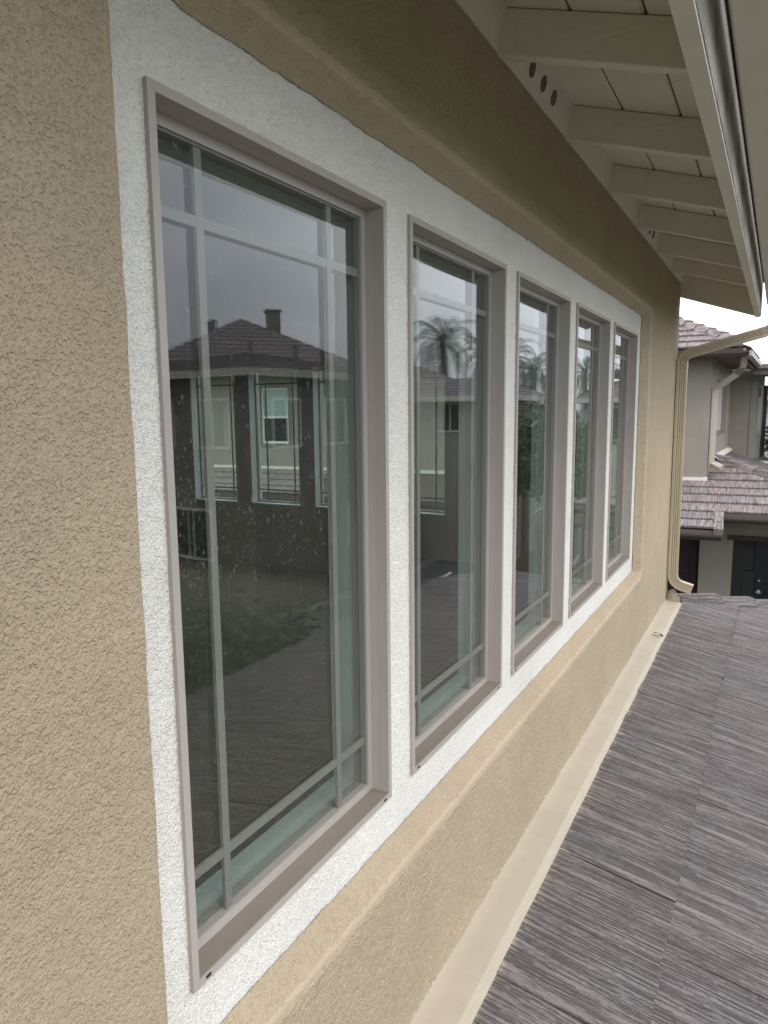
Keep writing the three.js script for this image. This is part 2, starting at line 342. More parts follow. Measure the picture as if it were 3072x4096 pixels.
// back of the wall, seen from the room
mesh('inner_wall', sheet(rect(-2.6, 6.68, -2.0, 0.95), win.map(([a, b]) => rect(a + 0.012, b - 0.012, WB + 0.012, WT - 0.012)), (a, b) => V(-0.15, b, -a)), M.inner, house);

// windows
function paneGeo(x, z0, z1, y0, y1, bow) {
  const N = 14, H = 26, P = [], U = [], I = [];
  for (let j = 0; j <= H; j++) for (let i = 0; i <= N; i++) { const s = i / N, t = j / H; P.push(x + bow * (1 - (2 * s - 1) ** 2) * (1 - (2 * t - 1) ** 4), lerp(y0, y1, t), -lerp(z0, z1, s)); U.push(s, t); }
  for (let j = 0; j < H; j++) for (let i = 0; i < N; i++) { const a = j * (N + 1) + i, b = a + 1, c = a + N + 1, d = c + 1; I.push(a, b, d, a, d, c); }
  const g = new THREE.BufferGeometry(); g.setAttribute('position', new THREE.Float32BufferAttribute(P, 3)); g.setAttribute('uv', new THREE.Float32BufferAttribute(U, 2)); g.setIndex(I); g.computeVertexNormals(); return g;
}
const bows = [[0.0004, -0.0002], [0.0018, -0.0004], [0.0018, -0.0004], [0.002, -0.0005], [-0.0005, 0.0003]];
win.forEach(([a, b], i) => {
  const w = group('window', house, { label: ['window nearest to the camera, tall with prairie grilles', 'second window from the near end', 'middle window of the row', 'fourth window of the row', 'window nearest to the far corner'][i] });
  const z0 = -b, z1 = -a, f = 0.016, e = 0.0003;
  mesh('frame', [...ringX(-0.02, 0.006, z0, z1, WB, WT, f),
    box(-0.052, -0.0203, WT - f, WT - f + 0.012, z0 + 0.003, z1 - 0.003), box(-0.052, -0.0203, WB + f, WT - f - e, z0 + 0.002, z0 + f), box(-0.052, -0.0203, WB + f, WT - f - e, z1 - f, z1 - 0.002)], M.frame, w);
  mesh('sill', box(-0.046, 0.0045, WB + f - 0.004, WB + f + 0.003, z0 + f + e, z1 - f - e), M.sill, w);
  for (const zz of [z0 + 0.03, z1 - 0.045]) mesh('weep_hole', box(0.0055, 0.0068, WB + 0.005, WB + 0.0115, zz, zz + 0.013), M.dark, w);
  const s = 0.02, gz0 = z0 + f + s, gz1 = z1 - f - s, gy0 = WB + f + s - 0.003, gy1 = WT - f - s;
  mesh('sash', ringX(-0.088, -0.044, z0 + f + e, z1 - f - e, WB + f + 0.0035, WT - f - e, s), M.frame, w);
  mesh('glass_pane', paneGeo(-0.0475, -gz1, -gz0, gy0, gy1, bows[i][0]), M.glass, w);
  mesh('glass_pane', paneGeo(-0.0655, -gz1, -gz0, gy0, gy1, bows[i][1]), M.glassIn, w);
  mesh('spacer', ringX(-0.0645, -0.0498, gz0 - 0.001, gz1 + 0.001, gy0 - 0.001, gy1 + 0.001, 0.006), M.spacer, w);
  const o = 0.13, hb = 0.0095, mx0 = -0.0605, mx1 = -0.053;
  for (const zz of [gz0 + o, gz1 - o]) mesh('muntin', box(mx0, mx1, gy0, gy1, zz - hb, zz + hb), M.muntin, w);
  for (const yy of [gy0 + o, gy1 - o]) mesh('muntin', [[gz0, gz0 + o - hb], [gz0 + o + hb, gz1 - o - hb], [gz1 - o + hb, gz1]].map(([p, q]) => box(mx0 + 0.0004, mx1 - 0.0004, yy - hb, yy + hb, p, q)), M.muntin, w);
  mesh('jamb_liner', ringX(-0.158, -0.0885, z0 + 0.004, z1 - 0.004, WB + 0.004, WT - 0.004, [0.03, 0.03]), M.liner, w);
});

// the room behind the glass
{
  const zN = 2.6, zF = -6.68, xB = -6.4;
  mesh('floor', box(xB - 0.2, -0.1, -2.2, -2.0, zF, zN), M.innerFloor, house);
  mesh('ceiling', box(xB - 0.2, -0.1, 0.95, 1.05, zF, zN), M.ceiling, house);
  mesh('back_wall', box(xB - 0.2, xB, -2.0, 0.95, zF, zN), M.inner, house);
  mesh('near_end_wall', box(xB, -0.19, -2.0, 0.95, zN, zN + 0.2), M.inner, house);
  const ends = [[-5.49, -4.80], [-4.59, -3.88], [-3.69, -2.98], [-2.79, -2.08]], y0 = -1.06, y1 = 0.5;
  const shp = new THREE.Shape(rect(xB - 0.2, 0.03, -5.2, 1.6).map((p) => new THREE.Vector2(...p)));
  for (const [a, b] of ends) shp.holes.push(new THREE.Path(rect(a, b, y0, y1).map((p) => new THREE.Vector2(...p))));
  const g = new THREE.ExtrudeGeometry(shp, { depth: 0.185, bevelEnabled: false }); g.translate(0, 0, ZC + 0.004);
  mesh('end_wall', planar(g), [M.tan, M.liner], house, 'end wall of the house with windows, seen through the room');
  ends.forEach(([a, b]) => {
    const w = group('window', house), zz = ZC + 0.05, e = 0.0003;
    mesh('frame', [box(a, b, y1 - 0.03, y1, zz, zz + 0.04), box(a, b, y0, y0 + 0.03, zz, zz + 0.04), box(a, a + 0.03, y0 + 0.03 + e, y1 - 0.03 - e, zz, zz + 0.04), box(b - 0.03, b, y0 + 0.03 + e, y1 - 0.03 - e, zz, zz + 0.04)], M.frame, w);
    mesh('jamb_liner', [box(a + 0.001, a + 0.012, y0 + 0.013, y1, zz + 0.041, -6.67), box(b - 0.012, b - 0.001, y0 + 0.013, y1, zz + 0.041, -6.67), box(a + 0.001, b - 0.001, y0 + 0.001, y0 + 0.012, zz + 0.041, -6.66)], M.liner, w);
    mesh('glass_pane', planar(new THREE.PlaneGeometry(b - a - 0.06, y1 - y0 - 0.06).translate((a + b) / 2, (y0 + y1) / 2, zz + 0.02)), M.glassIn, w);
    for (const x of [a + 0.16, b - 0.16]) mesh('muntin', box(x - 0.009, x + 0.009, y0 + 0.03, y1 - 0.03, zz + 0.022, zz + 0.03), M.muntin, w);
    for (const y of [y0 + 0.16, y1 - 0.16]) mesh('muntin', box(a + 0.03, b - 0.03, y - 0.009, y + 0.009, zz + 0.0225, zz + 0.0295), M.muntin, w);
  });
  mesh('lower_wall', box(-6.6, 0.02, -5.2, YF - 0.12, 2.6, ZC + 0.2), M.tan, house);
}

// eaves
const SL = 0.3, slope = (x) => YT - SL * (x - WALL);                  // underside of the rafters
const rafterZ = []; for (let i = -2; i < 6; i++) rafterZ.push(-2.214 - 0.79 * i);
for (const z of rafterZ) {
  const t = rr(-0.004, 0.004);
  mesh('rafter', prismZ([[-0.05, slope(-0.05) + t], [0.633, slope(0.633) + t], [0.633, slope(0.633) + 0.128], [-0.05, slope(-0.05) + 0.128]], z, z - 0.045, 0.004), M.eave, house);
}
mesh('rafter', prismZ([[0.0, 0.981], [0.046, 0.965], [0.633, 0.965 - 0.34 * 0.587], [0.633, slope(0.633) + 0.2], [0.0, slope(0.0) + 0.2]], ZC - 0.002, ZC - 0.045, 0.004), M.eave, house, 'deep rafter at the open end of the eaves');
{
  const edge = [0.072, 0.268, 0.478, 0.66]; // boards laid lengthwise over the rafters
  for (let i = 0; i < 3; i++) {
    const a = edge[i] + 0.003, b = edge[i + 1] - 0.003, y = (x) => slope(x) + 0.1295, c = 0.006;
    mesh('soffit_board', prismZ([[a, y(a) + c], [a + c, y(a + c)], [b - c, y(b - c)], [b, y(b) + c], [b, y(b) + 0.02], [a, y(a) + 0.02]], 2.4, ZC + 0.001), M.eave, house);
  }
  for (let i = 0; i < rafterZ.length; i++) {
    const z0 = rafterZ[i] - 0.0455, z1 = i + 1 < rafterZ.length ? rafterZ[i + 1] - 0.0003 : ZC - 0.0015;
    const x0 = WALL + 0.004, pts = [[x0, YT], [x0 + 0.034, YT + 0.122], [x0 - 0.01, YT + 0.134], [x0 - 0.044, YT + 0.012]];
    const vented = i === 2 || i === 5; let g = prismZ(pts, z0, z1);
    const b = mesh('blocking', g, M.eave, house);
    if (vented) for (let k = -1; k <= 1; k++) {
      const r = 0.026, zc = (z0 + z1) / 2 + k * 0.13, dir = V(0.122, -0.034, 0).normalize(), c = V(x0 + 0.017, YT + 0.061, zc);
      const hole = new THREE.CylinderGeometry(r, r, 0.004, 24); hole.rotateZ(Math.PI / 2 + Math.atan2(dir.y, dir.x)); hole.translate(c.x + dir.x * 0.0006, c.y + dir.y * 0.0006, c.z);
      mesh('vent_hole', hole, M.mesh, b);
    }
  }
}
mesh('fascia', prismZ([[0.635, 0.757], [0.676, 0.757], [0.676, 1.03], [0.635, 1.03]], 2.4, ZC - 0.05, 0.005), M.eave, house, 'cream fascia board along the eaves');
{ // mildew streaks on the outer face of the fascia
  const a = lattice(3, 40), b = lattice(22, 90), c = lattice(8, 14);
  const st = texture(512, 1024, (u, v, o) => { const n = clamp(0.5 * a(u, v) + 0.25 * b(v, u) + 0.5 * c(u, v) - 0.12), k = lerp(0.5, 0.26, sst(0.2, 0.85, n)); o[0] = toS(k); o[1] = toS(k * 0.95); o[2] = toS(k * 0.83); }, { srgb: true });
  mesh('fascia_face', prismZ([[0.6765, 0.768], [0.679, 0.768], [0.679, 1.03], [0.6765, 1.03]], 2.4, ZC - 0.048), std(1, 1, 1, 0.85, { map: st }), house, 'mildewed outer face of the fascia board');
}
{
  const out = [[0.716, 1.018], [0.716, 0.858], [0.722, 0.851], [0.795, 0.851], [0.812, 0.86], [0.826, 0.89], [0.834, 0.915], [0.856, 0.93], [0.866, 0.945], [0.868, 0.975], [0.86, 0.982]];
  const inn = [[0.858, 0.978], [0.864, 0.972], [0.862, 0.947], [0.853, 0.934], [0.831, 0.919], [0.822, 0.892], [0.809, 0.864], [0.794, 0.855], [0.723, 0.855], [0.72, 0.86], [0.72, 1.018]];
  mesh('gutter', [prismZ([...out, ...inn], 2.4, ZC - 0.05), prismZ(out, ZC - 0.05, ZC - 0.053)], M.gutter, house, 'cream metal gutter outside the fascia');
}
{ // upper roof over the eaves and the room
  const y = (x) => slope(x) + 0.152, pts = [[0.70, y(0.70)], [0.73, y(0.73) + 0.06], [-3.4, y(-3.4) + 0.06], [-7.4, y(-3.4) - 1.2], [-7.4, y(-3.4) - 1.3], [-3.4, y(-3.4)]];
  mesh('upper_roof', prismZ(pts, 2.6, ZC - 0.05), M.tiles[0], house);
}

// flashing over the head of the lower roof
{
  const RS = 0.22, prof = [[0.046, 0.012], [0.05, -0.002], [0.10, -0.012], [0.158, -0.022], [0.164, -0.0245], [0.168, -0.029], [0.18, -0.0335], [0.186, -0.037], [0.188, -0.044]];
  const sheetAt = (z0, z1, up) => {
    const P = [], U = [], I = [], N = Math.ceil(Math.abs(z1 - z0) / 0.025);
    for (let j = 0; j <= N; j++) for (const [k, [x, y]] of prof.entries()) {
      const z = lerp(z0, z1, j / N) - (k > 2 ? (x - 0.05) * 0.28 * (j === N && up === 0.002 ? -0.4 : 0) : 0), m = k > 1 && k < 5 ? 1 : 0.5;
      P.push(x, YF + y + up + m * (0.0022 * noise.noise(z * 1.7, x * 9, 2.2) + 0.0009 * noise.noise(z * 8, x * 20, 4.2)), z); U.push(-z, x * 1.02);
    }
    for (let j = 0; j < N; j++) for (let k = 0; k < prof.length - 1; k++) { const a = j * prof.length + k, b = a + 1, c = a + prof.length, d = c + 1; I.push(a, c, d, a, d, b); }
    const g = new THREE.BufferGeometry(); g.setAttribute('position', new THREE.Float32BufferAttribute(P, 3)); g.setAttribute('uv', new THREE.Float32BufferAttribute(U, 2)); g.setIndex(I); g.computeVertexNormals(); return g;
  };
  mesh('flashing', sheetAt(2.4, -3.34, 0.004), M.flash, house, 'beige painted metal flashing along the foot of the wall');
  mesh('flashing', sheetAt(-3.24, -6.80, 0), M.flash, house, 'far sheet of beige flashing');
}
// lower roof in front of the windows
{
  const roof = group('lower_roof', house, { label: 'grey brown combed concrete tile roof below the windows' });
  const RS = 0.22, L = Math.hypot(1, RS), F = { o: V(0.18, -1.742, 0), s: V(1 / L, -RS / L, 0), w: V(0, 0, -1), n: V(RS / L, 1 / L, 0) };
  const expo = 0.40 * L, s1 = (0.62 - 0.18) * L, pitch = 0.3655, hip = [-1 / L, -1, 6.87 - 0.13 + 0.0];   // w < 6.74 + x
  const clip = [[1 / L, -1, 6.72 + 0.13]];
  mesh('underlay', slab(clipPoly([[-0.14, -2.4], [-0.14, 12], [3.25, 12], [3.25, -2.4]], [[1 / L, -1, 6.85]]), (s, w, h) => F.o.clone().addScaledVector(F.s, s).addScaledVector(F.w, w).addScaledVector(F.n, h), -0.2, -0.045, 0, 0), M.dark, roof);
  for (let r = 0; r < 8; r++) {
    const e = s1 + expo * r, st = r === 0 ? -0.09 : e - expo - 0.075;
    tileCourse(roof, F, st, e, -2.4, 9.4, pitch, r % 2 ? 0.3655 - (2.52 % 0.3655) + 0.27 : 0.3655 + 0.055, r === 0 ? M.topTiles : M.tiles, { planes: clip, rise: 0.02, thick: 0.026, jag: 0.005, steps: 9, vAt: r === 0 ? 0.004 : null });
  }
  // far side of the hip, and the hip itself
  const F2 = { o: V(0.05, -1.742, -6.87), s: V(0, -RS / L, -1 / L), w: V(1, 0, 0), n: V(0, 1 / L, -RS / L) };
  mesh('underlay', slab([[-0.02, 0.02], [3.1, 3.03], [3.1, -6], [-0.02, -6]], (s, w, h) => F2.o.clone().addScaledVector(F2.s, s).addScaledVector(F2.w, w).addScaledVector(F2.n, h), -0.2, -0.03, 0, 0), M.tiles[1], roof);
  hipCaps(roof, V(0.115, -1.752, -6.93), V(1, -RS, -1), 7, 0.40, 0.215, 0.088, M.tiles);
  const lump = new THREE.SphereGeometry(1, 22, 14), p = lump.attributes.position;
  for (let i = 0; i < p.count; i++) { const v = V(p.getX(i), p.getY(i), p.getZ(i)), k = 1 + 0.22 * noise.noise(v.x * 2.3, v.y * 2.3, v.z * 2.3 + 4) + 0.12 * noise.noise(v.x * 6, v.y * 6, v.z * 6); p.setXYZ(i, 0.095 + v.x * k * 0.07 * (1 - 0.35 * v.y), -1.715 + v.y * k * 0.09, -6.83 + v.z * k * 0.08); }
  lump.computeVertexNormals(); mesh('mortar', lump, M.mortar, roof, 'beige mortar lump at the head of the hip');
  mesh('eave_fascia', box(3.33, 3.36, -2.75, -2.46, 2.4, -10), M.eave, roof);
}
// downspout at the far corner of the wall
{
  const ds = group('downspout', house, { label: 'beige ribbed metal downspout at the far corner of the wall' });
  const hw = 0.041, hz = 0.03, prof = [];
  const side = (n, f) => { for (let i = 0; i < n; i++) prof.push(f(i / n)); };
  const rib = (t) => { let d = 0; for (const c of [0.3, 0.5, 0.7]) d += Math.exp(-(((t - c) / 0.045) ** 2)); return d * 0.0065; };
  side(30, (t) => [lerp(-hw, hw, t), hz - rib(t)]); side(20, (t) => [hw, lerp(hz, -hz, t)]); side(30, (t) => [lerp(hw, -hw, t), -hz + rib(t)]); side(20, (t) => [-hw, lerp(-hz, hz, t)]);
  const plain = prof.map(([a, b]) => [Math.sign(a) * Math.min(hw, Math.abs(a) * 1.06), Math.sign(b) * Math.min(hz, Math.abs(b) * 1.06)]);
  const bend = (x, y, a0, a1, r, crimps) => { // an elbow from heading a0 to a1, starting at (x, y)
    const st = [], n = crimps * 6, dir = Math.sign(a1 - a0), cx = x - dir * Math.sin(a0) * r, cy = y + dir * Math.cos(a0) * r;
    for (let i = 0; i <= n; i++) { const a = lerp(a0, a1, i / n), ph = (i / n * crimps) % 1; st.push([cx + dir * Math.sin(a) * r, cy - dir * Math.cos(a) * r, a, 1.0 + (i && i < n ? 0.1 * (ph - 0.5) - 0.05 * Math.exp(-((ph - 0.02) ** 2) / 0.004) : 0)]); }
    return st;
  };
  const z = -6.80, up = Math.PI / 2, X = 0.098;
  // upwards: outlet -> bottom elbow -> pipe -> top elbow -> sloping run -> elbow under the gutter
  const out = Math.PI - 0.27, low = bend(0, 0, out, up, 0.1, 7); const le = low[low.length - 1], ox = X - le[0], oy = -1.475 - le[1];
  low.forEach((s) => { s[0] += ox; s[1] += oy; });
  const lip = [low[0][0] - Math.cos(out) * 0.095, low[0][1] - Math.sin(out) * 0.095];
  mesh('outlet_elbow', sweep([[...lip, out, 1.0], ...low, [X, -1.43, up, 1.03], [X, -1.425, up, 1.03]], prof, z), M.pipe, ds);
  mesh('pipe', sweep([[X, -1.46, up, 0.985], [X, 0.40, up, 0.985]], prof, z), M.pipe, ds);
  const hi = bend(X, 0.405, up, 0.252, 0.075, 6), he = hi[hi.length - 1];
  mesh('elbow', sweep([[X, 0.345, up, 1.035], [X, 0.40, up, 1.035], ...hi, [he[0] + 0.03, he[1] + 0.008, 0.252, 1.03]], plain, z), M.pipe, ds);
  const far = [he[0] + Math.cos(0.252) * 0.585, he[1] + Math.sin(0.252) * 0.585];
  mesh('pipe', sweep([[he[0] + 0.01, he[1] + 0.003, 0.252, 0.99], [...far, 0.252, 0.99]], prof, z), M.pipe, ds);
  const top = bend(far[0], far[1], 0.252, up, 0.08, 5), te = top[top.length - 1];
  mesh('elbow', sweep([[far[0] - 0.03, far[1] - 0.008, 0.252, 1.03], ...top, [te[0], 0.855, up, 1.0]], plain, z), M.pipe, ds);
  mesh('strap', sweep([[X, -0.875, up, 1.05], [X, -0.925, up, 1.05]], plain, z), M.pipe, ds);
  mesh('strap_screw', box(X + 0.037, X + 0.046, -0.905, -0.895, z + 0.01, z + 0.02), M.spacer, ds);
}

// ================================================================ the neighbouring house beyond the corner
{
  const nb = group('neighbour_house', scene, { label: 'taupe stucco house beyond the corner with brown gutters and tiled roofs', category: 'house' });
  nb.position.set(-0.325, -1.326, -15.262); nb.rotation.y = 0.0698;
  const wallM = stucco(0.31, 0.283, 0.24, 0.0025), brown = std(0.034, 0.024, 0.022, 0.5), soff = std(0.09, 0.072, 0.06, 0.8), trim = std(0.62, 0.59, 0.53, 0.6), fas = std(0.42, 0.36, 0.27, 0.7);
  const Bx = (u0, u1, y0, y1, v0, v1) => box(u0, u1, y0, y1, -v0, -v1);
  // front wall with one window far to the left
  const wl = new THREE.Shape(rect(-14, 0, -0.08, 2.42).map((p) => new THREE.Vector2(...p))); wl.holes.push(new THREE.Path(rect(-10.38, -9.48, 0.53, 2.01).map((p) => new THREE.Vector2(...p))));
  mesh('wall', planar(new THREE.ExtrudeGeometry(wl, { depth: 0.2, bevelEnabled: false }).translate(0, 0, -0.2)), wallM, nb);
  const lw = group('window', nb);
  mesh('frame', [Bx(-10.42, -9.44, 1.96, 2.04, -0.015, 0.1), Bx(-10.42, -9.44, 0.49, 0.57, -0.015, 0.1), Bx(-10.42, -10.33, 0.571, 1.959, -0.015, 0.1), Bx(-9.53, -9.44, 0.571, 1.959, -0.015, 0.1)], std(0.16, 0.13, 0.11, 0.6), lw);
  mesh('sash', [Bx(-10.33, -9.53, 1.9, 1.959, 0.04, 0.07), Bx(-10.33, -9.53, 1.2, 1.26, 0.03, 0.07), Bx(-10.33, -9.53, 0.571, 0.63, 0.04, 0.07), Bx(-10.33, -10.28, 0.631, 1.899, 0.04, 0.07), Bx(-9.58, -9.53, 0.631, 1.899, 0.04, 0.07)], trim, lw);
  mesh('blind', Bx(-10.3, -9.56, 1.22, 1.93, 0.09, 0.1), std(0.5, 0.52, 0.5, 0.8), lw);
  mesh('glass_pane', planar(new THREE.PlaneGeometry(0.78, 1.36).translate(-9.93, 1.26, -0.06)), M.glassIn, lw);
  mesh('back_panel', Bx(-10.4, -9.46, 0.5, 2.03, 0.19, 0.195), M.dark, lw);
  mesh('wall', prismZ([[0, 0], [0.42, 4.82], [0.22, 4.82], [-0.2, 0.0]].map(([u, v]) => [u, -v]), 0, 1).rotateX(-Math.PI / 2) && (() => { // splayed return wall with the shuttered window
    const g = new THREE.BufferGeometry(), q = (u, y, v) => [u, y, -v], at = (t, y) => q(0.0872 * t, y, t), P = [];
    const quad = (t0, t1, y0, y1) => P.push(...at(t0, y0), ...at(t1, y0), ...at(t1, y1), ...at(t0, y0), ...at(t1, y1), ...at(t0, y1));
    quad(0.0, 1.14, -0.05, 2.42); quad(3.8, 4.86, -0.05, 2.42); quad(1.14, 3.8, -0.05, 0.73); quad(1.14, 3.8, 1.92, 2.42);
    g.setAttribute('position', new THREE.Float32BufferAttribute(P, 3)); return planar(g);
  })(), wallM, nb);
  const bw = group('window', nb, { label: 'window with vertical slats in the side wall' });
  const bq = (t0, t1, y0, y1, d0, d1) => { const g = box(d0, d1, y0, y1, -t0, -t1), p = g.attributes.position; for (let i = 0; i < p.count; i++) p.setX(i, p.getX(i) - 0.0875 * p.getZ(i)); g.computeVertexNormals(); return g; };
  mesh('reveal', [bq(1.14, 3.8, 1.92, 2.0, -0.11, -0.003), bq(1.14, 3.8, 0.65, 0.73, -0.11, -0.003), bq(3.8, 3.9, 0.73, 1.92, -0.11, -0.003), bq(1.04, 1.14, 0.73, 1.92, -0.11, -0.003)], std(0.3, 0.26, 0.2, 0.9), bw);
  mesh('back_panel', bq(1.14, 3.8, 0.73, 1.92, -0.12, -0.1), M.dark, bw);
  mesh('frame', [bq(1.14, 3.2, 1.8, 1.92, -0.09, -0.045), bq(1.14, 3.2, 0.73, 0.83, -0.09, -0.045), bq(3.2, 3.35, 0.73, 1.92, -0.09, -0.045)], std(0.17, 0.15, 0.145, 0.6), bw);
  for (let i = 0; i < 5; i++) mesh('slat', bq(1.15 + 0.41 * i, 1.15 + 0.41 * i + 0.36, 0.84, 1.79, -0.08, -0.055), std(0.42, 0.38, 0.385, 0.6), bw);
  mesh('wall', Bx(0.34, 0.99, 0, 2.42, 4.84, 5.0), wallM, nb);
  mesh('wall', bq(4.82, 9.4, -0.6, 2.42, 0.45, 0.575), wallM, nb);
  const dw = group('window', nb);
  mesh('frame', bq(5.6, 7.9, 0.66, 1.9, 0.57, 0.585), std(0.3, 0.27, 0.25, 0.6), dw); mesh('glass_pane', bq(5.8, 6.6, 1.62, 1.86, 0.585, 0.592), M.dark, dw); mesh('slat', [bq(5.75, 6.2, 0.8, 1.6, 0.585, 0.6), bq(6.4, 7.0, 0.75, 1.6, 0.585, 0.6)], std(0.42, 0.38, 0.385, 0.6), dw);
  mesh('downspout', [bq(9.0, 9.2, -0.1, 2.0, 0.58, 0.68)], std(0.06, 0.05, 0.05, 0.5), nb);
  // flashing strips
  mesh('flashing', [Bx(-14, -0.05, -0.075, 0.0, -0.035, 0.001), Bx(-0.06, 0.02, -0.085, 0.01, -0.05, -0.001)], trim, nb);
  mesh('flashing', (() => { const g = new THREE.BufferGeometry(), P = [], at = (t, k) => [0.0872 * t + k[0], 0.37 + k[1], -t], c = [[0.002, 0.0], [0.1, -0.045], [0.105, -0.08]]; for (let i = 0; i < 2; i++) P.push(...at(0.9, c[i]), ...at(0.9, c[i + 1]), ...at(4.83, c[i + 1]), ...at(0.9, c[i]), ...at(4.83, c[i + 1]), ...at(4.83, c[i])); g.setAttribute('position', new THREE.Float32BufferAttribute(P, 3)); return planar(g); })(), trim, nb);
  // upper eaves: gutter with a rounded front, soffit, fascia
  const gp = [[-0.06, 0.0], [-0.06, -0.03], [-0.045, -0.06], [-0.035, -0.088], [0.05, -0.09], [0.05, 0.0]];
  const gut = (y, v, u0, u1, m = brown) => { const g = new THREE.ExtrudeGeometry(new THREE.Shape(gp.map(([a, b]) => new THREE.Vector2(a, b))), { depth: u1 - u0, bevelEnabled: false }); g.rotateY(Math.PI / 2); const p = g.attributes.position; for (let i = 0; i < p.count; i++) p.setXYZ(i, p.getX(i) + u0, p.getY(i) + y, -v - 0 + p.getZ(i)); g.computeVertexNormals(); return planar(g); };
  const flip = (g) => { const p = g.attributes.position; return g; };
  mesh('gutter', gut(2.36, -0.6, -14, 0.6), brown, nb);
  mesh('fascia', Bx(-14, 0.55, 2.3, 2.41, -0.55, -0.52), fas, nb);
  mesh('soffit', [Bx(-14, 0.56, 2.29, 2.31, -0.54, 0.0), Bx(-0.2, 0.0, 2.31, 2.33, 0, 5)], soff, nb);
  mesh('soffit', bq(-0.5, 4.8, 2.29, 2.31, 0.0, 0.62), soff, nb);
  mesh('gutter', [bq(-0.62, 3.3, 2.27, 2.36, 0.6, 0.7)], std(0.4, 0.35, 0.31, 0.5), nb, 'pale gutter on the side of the upper roof');
  mesh('barge_board', bq(-0.5, 3.3, 2.2, 2.29, 0.5, 0.55), soff, nb);
  mesh('eave_beam', [Bx(0.85, 3.5, 2.12, 2.26, 4.1, 4.2), Bx(0.9, 3.5, 2.26, 2.36, 4.0, 4.1)], std(0.13, 0.115, 0.105, 0.7), nb, 'dark eave of the rear wing');
  mesh('rear_roof', [Bx(0.85, 3.5, 2.27, 2.33, 4.11, 9.5)], soff, nb);
  // small downspout on the corner
  const sp = std(0.4, 0.36, 0.29, 0.5);
  const dsn = group('downspout', nb);
  mesh('pipe', Bx(0.03, 0.13, 0.25, 1.62, 0.05, 0.16), sp, dsn);
  const rod = (a, b, w) => { const d = b.clone().sub(a), g = new THREE.BoxGeometry(w, d.length(), w); g.applyQuaternion(new THREE.Quaternion().setFromUnitVectors(V(0, 1, 0), d.clone().normalize())); g.translate((a.x + b.x) / 2, (a.y + b.y) / 2, (a.z + b.z) / 2); return planar(g); };
  mesh('pipe', rod(V(0.08, 1.6, -0.1), V(0.12, 1.74, -0.08), 0.1), sp, dsn);
  mesh('pipe', rod(V(0.1, 1.72, -0.08), V(0.46, 1.99, 0.34), 0.09), sp, dsn);
  mesh('elbow', [rod(V(0.44, 1.98, 0.33), V(0.52, 2.08, 0.46), 0.1), rod(V(0.52, 2.06, 0.46), V(0.53, 2.28, 0.5), 0.1)], std(0.15, 0.125, 0.11, 0.5), dsn);
  mesh('elbow', rod(V(0.08, 0.27, -0.1), V(0.26, 0.19, 0.02), 0.1), sp, dsn);
  // upper roof
  const up = group('upper_roof', nb), US = 0.4, UL = Math.hypot(1, US), FU = { o: V(0, 2.43, 0.7), s: V(0, -US / UL, 1 / UL), w: V(1, 0, 0), n: V(0, 1 / UL, US / UL) };
  const hipU = [[0.78 / UL * 1.0, -1, 0.56]];                                                       // u below the hip
  mesh('underlay', slab(clipPoly([[-4.2, -14], [0, -14], [0, 0.56], [-4.2, 0.56]], [[0.78 / UL, -1, 0.5]]), (s, w, h) => FU.o.clone().addScaledVector(FU.s, s).addScaledVector(FU.w, w).addScaledVector(FU.n, h), -0.12, -0.035, 0, 0), soff, up);
  for (let r = 0; r < 9; r++) tileCourse(up, FU, -0.36 * (r + 1) - 0.06, -0.36 * r, -1.9, 0.6, 0.31, (r % 2) * 0.155 + 0.08, M.pinkTiles, { planes: hipU, steps: 3, thick: 0.036, rise: 0.04 });
  hipCaps(up, V(-0.95, 2.43 + 0.4 * 1.98 - 0.02, 0.7 - 1.98), V(0.78, -0.4, 1), 6, 0.37, 0.34, 0.12, M.pinkTiles);
  mesh('side_slope', slab([[0, 0], [0, 5], [0.001, 5], [4.0, 3.0], [4.0, 3.0]], (s, w, h) => V(0.6 - s * 0.0 + 0.0875 * w * 0, 2.4, 0.6), 0, 0, 0, 0).copy(planar(new THREE.BufferGeometry().setAttribute('position', new THREE.Float32BufferAttribute([0.62, 2.42, 0.66, 0.98, 2.42, -3.3, -0.95, 3.22, -3.3, 0.62, 2.42, 0.66, -0.95, 3.22, -3.3, -0.95, 3.22, -1.28], 3)))), M.pinkTiles[1], up);
  // lower roof: front slope, hip, side slope
  const lo = group('lower_roof', nb, { label: 'pinkish grey tile roof below the upper wall' }), LS = 0.3, LL = Math.hypot(1, LS), FL = { o: V(0, -0.06, 0), s: V(0, -LS / LL, 1 / LL), w: V(1, 0, 0), n: V(0, 1 / LL, LS / LL) };
  const atL = (s, w, h) => FL.o.clone().addScaledVector(FL.s, s).addScaledVector(FL.w, w).addScaledVector(FL.n, h);
  // hip line: u = 0.19 + (0.76 - v) * 0.88  =>  with s = -v * LL
  const hp = [-0.88 / LL, -1, 0.86].map((x, i) => i === 0 ? 0.88 / LL : x);
  mesh('underlay', [slab(clipPoly([[-1.35, 0.02], [0, 0.02], [0, 3], [-1.35, 3]], [[1 / LL, -1, 1.39]]), atL, -0.15, -0.035, 0, 0), slab([[0, -14], [1.5, -14], [1.5, 0.2], [0, 0.2]], atL, -0.15, -0.035, 0, 0), slab(clipPoly([[0, 0.2], [1.5, 0.2], [1.5, 4], [0, 4]], [[1 / LL, -1, 1.39]]), atL, -0.15, -0.035, 0, 0), slab([[1.5, -1.5], [2.1, -1.5], [2.1, 0.22], [1.5, 0.22]], atL, -0.15, -0.035, 0, 0)], soff, lo);
  const rows = [-1.08, -0.72, -0.37, 0.0, 0.385, 0.74, 1.12, 1.52];
